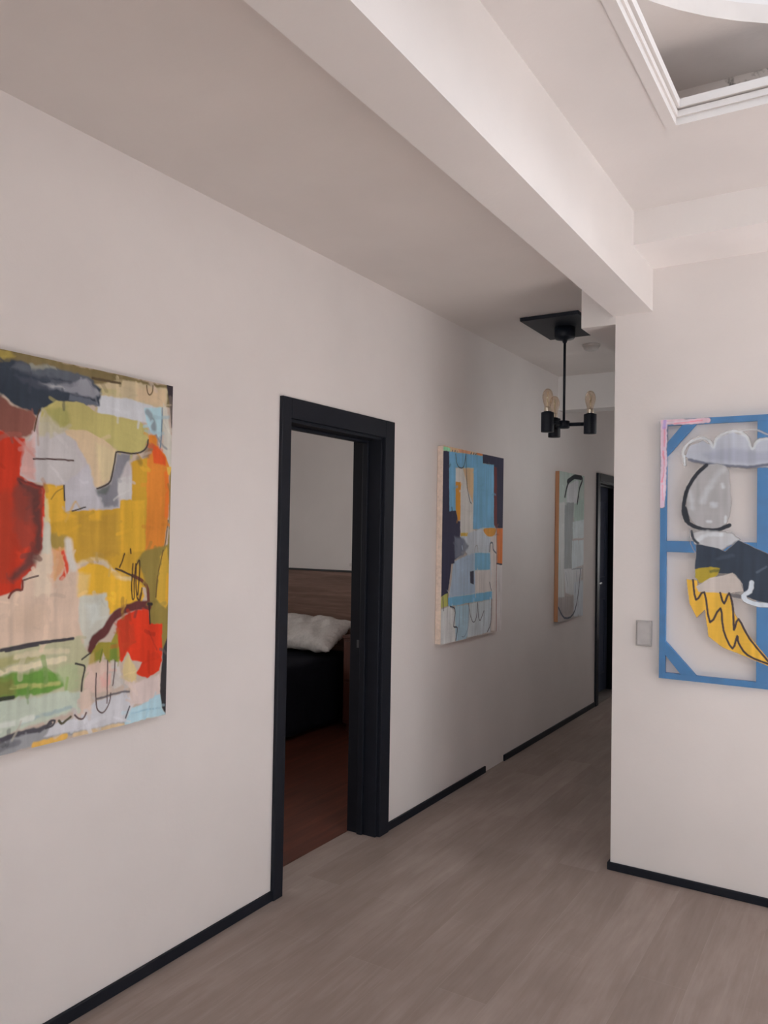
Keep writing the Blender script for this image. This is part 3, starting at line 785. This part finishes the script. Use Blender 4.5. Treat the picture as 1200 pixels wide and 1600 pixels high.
# bed cover: draped sheet with soft folds
b = MB(); nxx, nyy = 60, 60
rnd = random.Random(3)
def cover_pt(s, t):
    # s across (0..1) from the left hem over the top to the right hem, t along the bed
    x0, x1, zt, dr = -5.275, -3.632, -0+.535, .50
    L = (x1-x0)+2*dr; d = s*L
    y = 3.42+t*2.02
    wob = .008*math.sin(9*t*PI+s*3)+.006*math.sin(23*t*PI+1.3)
    if d < dr: return (x0-wob*(1-d/dr), y, zt-dr+d)
    if d > L-dr: return (x1+wob*((d-L+dr)/dr), y, zt-(d-(L-dr)))
    u = d-dr; e = min(u, (x1-x0)-u)
    return (x0+u, y, zt+.012*min(1, e/.1)+.006*math.sin(14*u+5*t)*math.sin(11*t*PI))
G = [[b.bm.verts.new(cover_pt(i/nxx, j/nyy)) for i in range(nxx+1)] for j in range(nyy+1)]
for j in range(nyy):
    for i in range(nxx):
        b.bm.faces.new((G[j][i], G[j][i+1], G[j+1][i+1], G[j+1][i])).smooth = True
cv = b.build('bed_cover', NAVY, bed, label='dark navy cover')
cv.modifiers.new('thick', 'SOLIDIFY').thickness = .006

# pillow leaning on the headboard
def pillow_mesh(W, H, T, seed):
    b = MB(); n = 44
    rs = np.random.RandomState(seed); ph = rs.rand(6)*6
    def pt(u, v, sgn):
        a, c = abs(u), abs(v)
        prof = max(0., (1-a**3.2))**.55*max(0., (1-c**3.2))**.55
        pin = 1-.07*(1-c*c)*a**4; pin2 = 1-.10*(1-a*a)*c**4
        z = sgn*T/2*prof
        wr = (.010*math.sin(7*u+5*v+ph[0])+.008*math.sin(12*u-9*v+ph[1])+.006*math.sin(19*u+4*v+ph[2]))*prof**.5
        edge = .012*math.exp(-((1-a)*9)**2)*math.sin(26*v+ph[3])+.012*math.exp(-((1-c)*9)**2)*math.sin(24*u+ph[4])
        return (u*W/2*pin, v*H/2*pin2, z+wr*sgn*.8+edge*.6)
    top = {}; bot = {}
    for j in range(n+1):
        for i in range(n+1):
            u = -1+2*i/n; v = -1+2*j/n
            top[i, j] = b.bm.verts.new(pt(u, v, 1))
            edge = i in (0, n) or j in (0, n)
            bot[i, j] = top[i, j] if edge else b.bm.verts.new(pt(u, v, -1))
    for j in range(n):
        for i in range(n):
            b.bm.faces.new((top[i, j], top[i+1, j], top[i+1, j+1], top[i, j+1])).smooth = True
            b.bm.faces.new((bot[i, j+1], bot[i+1, j+1], bot[i+1, j], bot[i, j])).smooth = True
    return b
p = thing('pillow', (-3.98, 5.15, .55), 'grey-white cotton pillow leaning against the walnut headboard of the bed', 'pillow')
pb = pillow_mesh(.84, .40, .17, 5)
MP = Matrix.Translation(PILLOW_LOC) @ Matrix.Rotation(math.radians(-4), 4, 'Z') @ Matrix.Rotation(math.radians(PILLOW_TILT), 4, 'X')
bmesh.ops.transform(pb.bm, matrix=MP, verts=pb.bm.verts[:])
pb.build('pillowcase', LINEN, p)

ns = thing('nightstand', (-3.33, 5.3, 0), 'reddish wooden nightstand half hidden by the door jamb beside the bed', 'nightstand')
nx0, nx1, ny0 = -3.495, -3.12, 5.10
b = MB(); b.box(nx0, nx1, ny0, 5.45, .06, .715, .003); b.build('body', REDWOOD, ns)
MB().box(nx0-.006, nx1+.012, ny0-.012, 5.452, .715, .737, .003).build('top', REDWOOD, ns)
for z0, z1 in ((.09, .38), (.40, .69)):
    d = MB().box(nx0+.02, nx1-.02, ny0-.014, ny0, z0, z1, .003).build('drawer', REDWOOD, ns)
    MB().cyl(.012, (nx0+.22, ny0-.034, (z0+z1)/2), .022, 'Y', 16, .003).build('knob', STEEL, d)
for x in (nx0+.02, nx1-.06):
    for y in (ny0+.02, 5.39): MB().box(x, x+.04, y, y+.04, 0, .06).build('leg', REDWOOD, ns)

ws = thing('wall_switch', (-3.68, BY1, 1.262), 'small pale switch plate on the bedroom wall above the headboard', 'switch')
MB().box(-3.72, -3.60, BY1-.010, BY1, 1.248, 1.276, .003).build('plate', PLASTIC, ws)
MB().box(-3.70, -3.67, BY1-.014, BY1-.010, 1.253, 1.271, .001).build('rocker', PLASTIC, ws)

# ---------------------------------------------------------------- paintings
def gl(c): return tuple(x/1000. for x in c)
pt = thing('abstract_art_painting', (XL, 1.53, .894), 'large abstract canvas in red, mustard yellow and peach on the left wall before the doorway', 'painting', 'abstract paintings in the hall')
C1 = paint_canvas(900, 1154, 2.4, (.62, .52, .44), PAINT1, 11, None, DABS1, 420)
Y0, ZT = 1.082, 2.048
MB().box(XL+.002, -2.109, Y0+.001, 1.981, .895, 2.047, .001).build('stretcher', GREYEDGE, pt)
canvas_face('canvas', C1, (-2.108, Y0, ZT), (0, .9, 0), (0, 0, -1.154), PAINT, pt)

pt = thing('abstract_art_painting', (XL, 4.475, .905), 'tall abstract canvas with sky blue blocks, navy and orange beside the door frame', 'painting', 'abstract paintings in the hall')
C2 = paint_canvas(870, 1140, 3.0, (.58, .52, .49), PAINT2, 23, None, DABS2, 130)
MB().box(XL+.002, -2.101, 4.04, 4.909, .906, 2.044, .002).build('stretcher', CREAM, pt, label='bare cream canvas side')
canvas_face('canvas', C2, (-2.10, 4.04, 2.045), (0, .87, 0), (0, 0, -1.14), PAINT, pt)

pt = thing('abstract_art_painting', (XL, 6.345, .855), 'narrow grey abstract painting with a black arch at the dark end of the corridor', 'painting', 'abstract paintings in the hall')
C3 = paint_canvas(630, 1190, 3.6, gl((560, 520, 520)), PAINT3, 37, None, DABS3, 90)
MB().box(XL+.002, -2.106, 6.03, 6.659, .856, 2.044, .002).build('stretcher', PINE, pt, label='bare orange-brown wooden side')
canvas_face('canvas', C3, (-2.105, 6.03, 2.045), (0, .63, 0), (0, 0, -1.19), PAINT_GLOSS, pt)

pt = thing('abstract_art_painting', (-.37, YR, .91), 'clear film painting with grey cloud and yellow wing over blue bars beside light switch', 'painting', 'abstract paintings in the hall')
PW, PH = .90, 1.161; PX, PZ = -.82, 2.071; yf = 3.699
C4 = paint_canvas(900, 1161, 2.4, (.66, .63, .61), PAINT4, 51, .10)
def bars(name, rects, bra):
    for x0, x1, z0, z1 in rects:
        MB().box(PX+x0, PX+x1, yf+.0015, YR-.002, PZ-z1, PZ-z0, .001).build(name, BLUE, pt)
    for q in bra:
        b = MB(); f = [b.bm.verts.new((PX+u, yf+.002, PZ-v)) for u, v in q]; k = [b.bm.verts.new((PX+u, YR-.001, PZ-v)) for u, v in q]
        b.bm.faces.new(f); b.bm.faces.new(k[::-1])
        for i in range(4): b.bm.faces.new((f[i], k[i], k[(i+1) % 4], f[(i+1) % 4]))
        b.build('corner_brace', BLUE, pt)
t = .026
bars('stretcher_bar', [(0, t, 0, PH), (PW-t, PW, 0, PH), (t, PW-t, 0, t), (t, PW-t, PH-t, PH), (.398, .502, t, PH-t), (t, .398, .545, .595), (.502, PW-t, .545, .595)],
     [[(t, .106), (t, .166), (.150, t), (.093, t)], [(t, PH-.106), (t, PH-.166), (.157, PH-t), (.093, PH-t)],
      [(PW-t, .106), (PW-t, .166), (PW-.150, t), (PW-.093, t)], [(PW-t, PH-.106), (PW-t, PH-.166), (PW-.157, PH-t), (PW-.093, PH-t)]])
canvas_face('painted_film', C4, (PX, yf, PZ), (PW, 0, 0), (0, 0, -PH), PAINT_FILM, pt)

# ------------------------------------------------------ fittings on the walls
sw = thing('light_switch', (-.89, YR, 1.10), 'small silver-grey light switch on the white wall left of the blue-barred painting', 'light switch')
MB().box(-.927, -.856, YR-.009, YR, 1.044, 1.160, .003).build('plate', SWITCH, sw)
MB().box(-.921, -.862, YR-.013, YR-.009, 1.050, 1.154, .002).build('rocker', SWITCH, sw)

sd = thing('smoke_detector', (-1.587, 5.14, HC-.04), 'round white smoke detector on the corridor ceiling behind the hanging lamp', 'smoke detector')
MB().lathe([(0, .04), (.058, .04), (.058, .030), (.054, .028)], (-1.587, 5.14, HC-.04), 36).build('base', OFFW, sd)
MB().lathe([(.050, .030), (.050, .018), (.044, .006), (.03, 0), (0, 0)], (-1.587, 5.14, HC-.04), 36).build('cover', OFFW, sd)

cx, cy = -1.570, 4.565
ch = thing('pendant_lamp', (cx, cy, 2.17), 'black three-arm ceiling lamp with bare amber bulbs hanging in the corridor', 'ceiling lamp')
MB().box(-1.752, -1.404, 4.305, 4.815, HC-.022, HC, .004).build('ceiling_plate', BLACKMET, ch)
MB().lathe([(0, HC-.022), (.062, HC-.022), (.062, HC-.075), (.055, HC-.088), (.018, HC-.094), (.011, HC-.112), (0, HC-.112)], (cx, cy, 0), 32).build('canopy', BLACKMET, ch)
HZ = 2.199
MB().cyl(.0075, (cx, cy, HZ), HC-.06-HZ, 'Z', 16).build('rod', BLACKMET, ch)
MB().cyl(.034, (cx, cy, HZ-.022), .044, 'Z', 28, .004).build('hub', BLACKMET, ch)
RA = LAMP_R
for k in range(3):
    an = LAMP_A+k*2*PI/3
    ex, ey = math.cos(an), math.sin(an)
    px, py = cx+RA*ex, cy+RA*ey
    arm = MB().tube([(cx+.02*ex, cy+.02*ey, HZ), (px-.03*ex, py-.03*ey, HZ)], .011).build('arm', BLACKMET, ch)
    sk = MB().lathe([(0, -.058), (.036, -.058), (.037, -.055), (.037, .053), (.036, .056), (.024, .056), (.022, .062), (0, .062)], (px, py, HZ), 32).build('socket', BLACKMET, ch)
    MB().lathe([(0, .058), (.019, .058), (.019, .064), (.0205, .067), (.019, .070), (.0205, .074), (.019, .078), (.0205, .082), (.018, .088), (0, .088)], (px, py, HZ), 28).build('bulb_cap', BRASS, sk)
    MB().lathe([(.017, .086), (.019, .096), (.026, .118), (.031, .142), (.031, .156), (.027, .174), (.019, .188), (.009, .195), (0, .197)], (px, py, HZ), 32).build('bulb', BULB, ch, label='clear amber glass bulb')
    f = MB()
    f.tube([(px, py, HZ+.088), (px, py, HZ+.125)], .0045, 8)
    for q in range(4):
        aa = q*PI/2
        f.tube([(px+.005*math.cos(aa), py+.005*math.sin(aa), HZ+.118), (px+.004*math.cos(aa), py+.004*math.sin(aa), HZ+.176)], .0026, 6)
    f.build('filament', FIL, ch, label='pale filament')

# ------------------------------------------------------------------- lights
def area(name, loc, rot, sx, sy, power, col):
    l = bpy.data.lights.new(name, 'AREA'); l.shape = 'RECTANGLE'; l.size = sx; l.size_y = sy; l.energy = power; l.color = col
    o = bpy.data.objects.new(name, l); COL.objects.link(o); o.location = loc; o.rotation_euler = rot
    return o
area('daylight_back_window', ((WB[0]+WB[1])/2, YB-.25, (WB[2]+WB[3])/2), (PI/2, 0, 0), WB[1]-WB[0], WB[3]-WB[2], L_BACK, DAY)
area('daylight_right_window', (XR+.25, (WR[0]+WR[1])/2, (WR[2]+WR[3])/2), (PI/2, 0, PI/2), WR[1]-WR[0], WR[3]-WR[2], L_RIGHT, DAY)
area('daylight_corridor_window', ((WE[0]+WE[1])/2, YE+.25, (WE[2]+WE[3])/2), (-PI/2, 0, 0), WE[1]-WE[0], WE[3]-WE[2], L_CORR, (1, .955, .96))
area('corridor_fill_light', (XC+.2, (WS[0]+WS[1])/2, (WS[2]+WS[3])/2), (PI/2, 0, PI/2), WS[1]-WS[0], WS[3]-WS[2], L_FILL, (1, .96, .96))  # fill light behind the added window, lifts the dim corridor wall
sl = bpy.data.lights.new('sun', 'SUN'); sl.energy = L_SUN; sl.angle = .01; sl.color = SUNC
so = bpy.data.objects.new('sun', sl); COL.objects.link(so); so.rotation_euler = Vector(SUN_DIR).to_track_quat('-Z', 'Y').to_euler()
area('daylight_bedroom_window', (BX-.15, (BWN[0]+BWN[1])/2, (BWN[2]+BWN[3])/2), (PI/2, 0, -PI/2), BWN[1]-BWN[0], BWN[3]-BWN[2], L_BED, (1, .935, .91))
W = bpy.data.worlds.new('overcast_sky'); scene.world = W; W.use_nodes = True
W.node_tree.nodes['Background'].inputs[0].default_value = (.93, .96, 1, 1)
W.node_tree.nodes['Background'].inputs[1].default_value = L_WORLD

# ------------------------------------------------------------------- camera
cam = bpy.data.cameras.new('camera'); co = bpy.data.objects.new('camera', cam); COL.objects.link(co)
cam.sensor_fit = 'VERTICAL'; cam.sensor_height = 36; cam.sensor_width = 27; cam.lens = 1240/1600*36
cam.clip_start = .05; cam.clip_end = 60
RX = CAMROT
m4 = Matrix(((RX[0][0], -RX[0][1], -RX[0][2], 0), (RX[1][0], -RX[1][1], -RX[1][2], 0), (RX[2][0], -RX[2][1], -RX[2][2], 1.55), (0, 0, 0, 1)))
co.matrix_world = m4
scene.camera = co
vs = scene.view_settings
scene.display_settings.display_device = 'sRGB'
vs.view_transform = 'Standard'; vs.look = 'None'; vs.gamma = 1; vs.use_curve_mapping = False; vs.exposure = EXPOSURE
scene.cycles.max_bounces = 16; scene.cycles.diffuse_bounces = 10; scene.cycles.transparent_max_bounces = 16
scene.cycles.sample_clamp_indirect = 4
scene.cycles.caustics_reflective = False; scene.cycles.caustics_refractive = False
